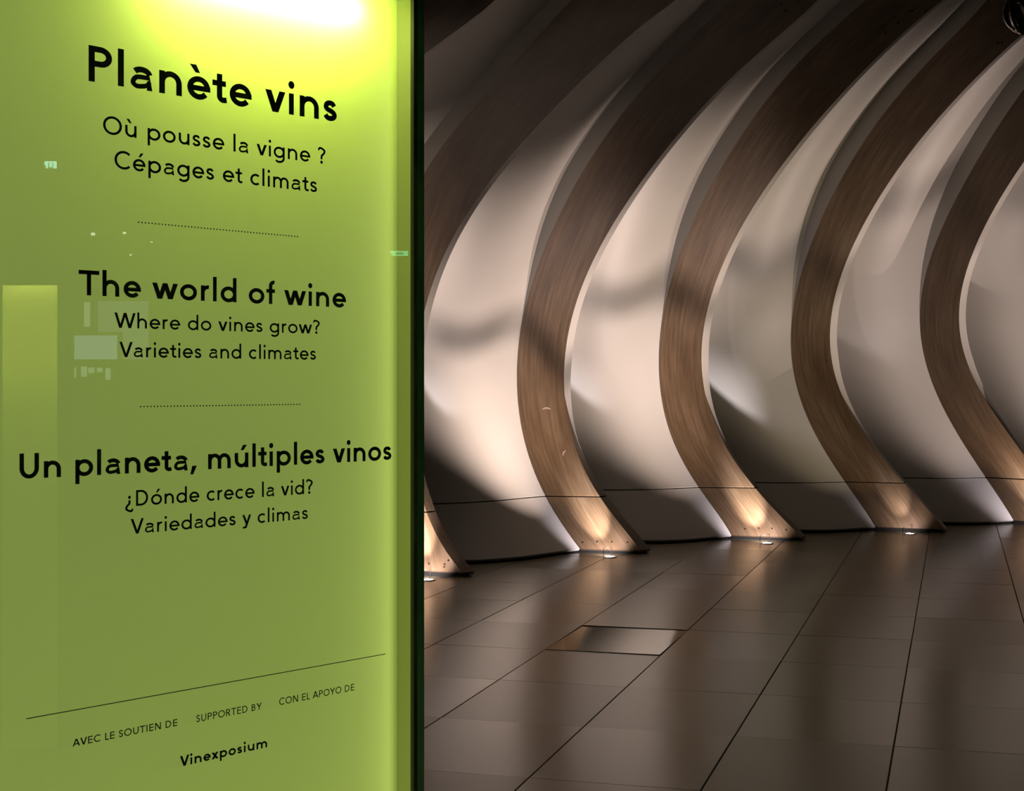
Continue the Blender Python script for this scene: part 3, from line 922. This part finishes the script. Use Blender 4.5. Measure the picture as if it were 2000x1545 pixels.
def mirror_panel(name, label, cat, x0, y0, x1, y1, dist, color, strength, frame=0.02, group=None):
    a, b, c_, d_ = (mirrored(x, y, dist) for x, y in ((x0, y1), (x1, y1), (x1, y0), (x0, y0)))
    cen = (a + b + c_ + d_) / 4
    nrm = (b - a).cross(d_ - a).normalized()
    if nrm.dot(Vector((0, 3, EYE)) - cen) < 0: nrm = -nrm
    t = empty(name, (cen.x, cen.y, min(a.z, b.z))); tag(t, label, cat, group)
    m = plain(name + '_glow', (0.02, 0.02, 0.02), 0.4, emit=color, strength=strength)
    fr = [q - nrm * 0.01 for q in (a, b, c_, d_)]; bk = [q - nrm * 0.05 for q in (a, b, c_, d_)]
    e = frame
    gx = (b - a).normalized() * e; gz = Vector((0, 0, e))
    ex = [(-gx - gz), (gx - gz), (gx + gz), (-gx + gz)]
    fr = [q + k for q, k in zip(fr, ex)]; bk = [q + k for q, k in zip(bk, ex)]
    link('housing', mesh_of(fr + bk, [(0, 1, 2, 3), (4, 7, 6, 5), (0, 4, 5, 1), (1, 5, 6, 2), (2, 6, 7, 3), (3, 7, 4, 0)]), M_FRAME, t)
    link('screen', mesh_of([a, b, c_, d_], [(0, 1, 2, 3)]), m, t)
    return t

def exit_symbol(sign_obj, x0, y0, x1, y1, dist, bars):
    """dark strokes of the pictogram, just in front of the lit screen"""
    for f0, f1, g0, g1 in bars:
        q = [mirrored(x0 + (x1 - x0) * f, y0 + (y1 - y0) * g, dist - 0.02) for f, g in ((f0, g1), (f1, g1), (f1, g0), (f0, g0))]
        link('symbol', mesh_of(q, [(0, 1, 2, 3)]), M_SYMBOL, sign_obj)


M_SYMBOL = plain('dark_green_print', (0.0, 0.03, 0.015), 0.6, emit=(0.1, 0.8, 0.4), strength=2.5)
G = 'lit things across the hall mirrored in the sign glass'
e1 = mirror_panel('exit_sign', 'green exit light mirrored high at the left of the sign', 'exit sign', 87, 315, 111, 329, 10, (0.45, 1.0, 0.7), 14)
e2 = mirror_panel('exit_sign', 'green exit light mirrored near the right edge of the sign', 'exit sign', 762, 490, 797, 500, 10, (0.15, 0.9, 0.4), 9)
exit_symbol(e1, 87, 315, 111, 329, 10, ((.30, .38, .15, 1), (.62, .70, .15, 1), (0, .12, .55, 1), (.38, .62, .82, 1)))
exit_symbol(e2, 762, 490, 797, 500, 10, ((.30, .74, .25, .75), (0, .12, .5, 1)))
mirror_panel('projection_screen', 'large dim screen mirrored behind the words Where do vines', 'screen', 191, 588, 290, 702, 9.5, (0.75, 0.8, 0.8), 1.2)
mirror_panel('projection_screen', 'brighter low screen mirrored left of the word Varieties', 'screen', 145, 655, 229, 702, 9.2, (0.8, 0.95, 1.0), 2.6)
mirror_panel('light_slot', 'narrow upright glowing slot mirrored below the letter T', 'light panel', 164, 590, 176, 638, 9.2, (0.9, 1.0, 0.7), 2.6)
for k, (x0, y0, x1, y1) in enumerate(((145, 718, 149, 738), (158, 716, 170, 736), (172, 718, 184, 729), (189, 718, 200, 727), (206, 719, 216, 742))):
    mirror_panel('display_light', ['thin', 'tallest', 'square', 'small square', 'rightmost'][k] + ' display light mirrored in the row under the screens', 'light panel', x0, y0, x1, y1, 9.0, (0.9, 1.0, 0.8), 2.6, 0.004, 'small display lights mirrored under the screens')
for k, (x, y, r) in enumerate(((182, 457, 4), (243, 455, 3), (296, 473, 2), (255, 498, 2))):
    mirror_panel('ceiling_lamp', ['brightest', 'second', 'third', 'faintest'][k] + ' small lamp mirrored under the dotted line from the left', 'lamp', x - r, y - r * .7, x + r, y + r * .7, 9.0, (1.0, 0.95, 0.7), 12, 0.004, 'small ceiling lamps mirrored in the sign')
# neighbouring tall sign, lit from its head, mirrored at the left
a = mirrored(5, 980, 6.5); b = mirrored(112, 980, 6.5); tz = mirrored(5, 557, 6.5).z
t = empty('neighbour_sign', ((a.x + b.x) / 2, (a.y + b.y) / 2, 0)); tag(t, 'yellow green lit panel mirrored at the left edge of the sign', 'sign')
nn = (b - a).cross(Vector((0, 0, 1))).normalized()
if nn.dot(Vector((0, 3, 0)) - a) < 0: nn = -nn
for e in (a, b): e.z = 0
link('face', mesh_of([a, b, b + Vector((0, 0, tz)), a + Vector((0, 0, tz))], [(0, 1, 2, 3)]), plain('neighbour_green', (0.6, 0.65, 0.1), 0.6, emit=(0.6, 0.7, 0.15), strength=0.35), t)
mid = (a + b) / 2
lamp('neighbour_strip_light', 'AREA', mid + nn * 0.04 + Vector((0, 0, tz + 0.01)), 60, (1, 1, .75), target=mid + Vector((0, 0, tz - 0.25)), shape='RECTANGLE', size=0.25, size_y=0.05)
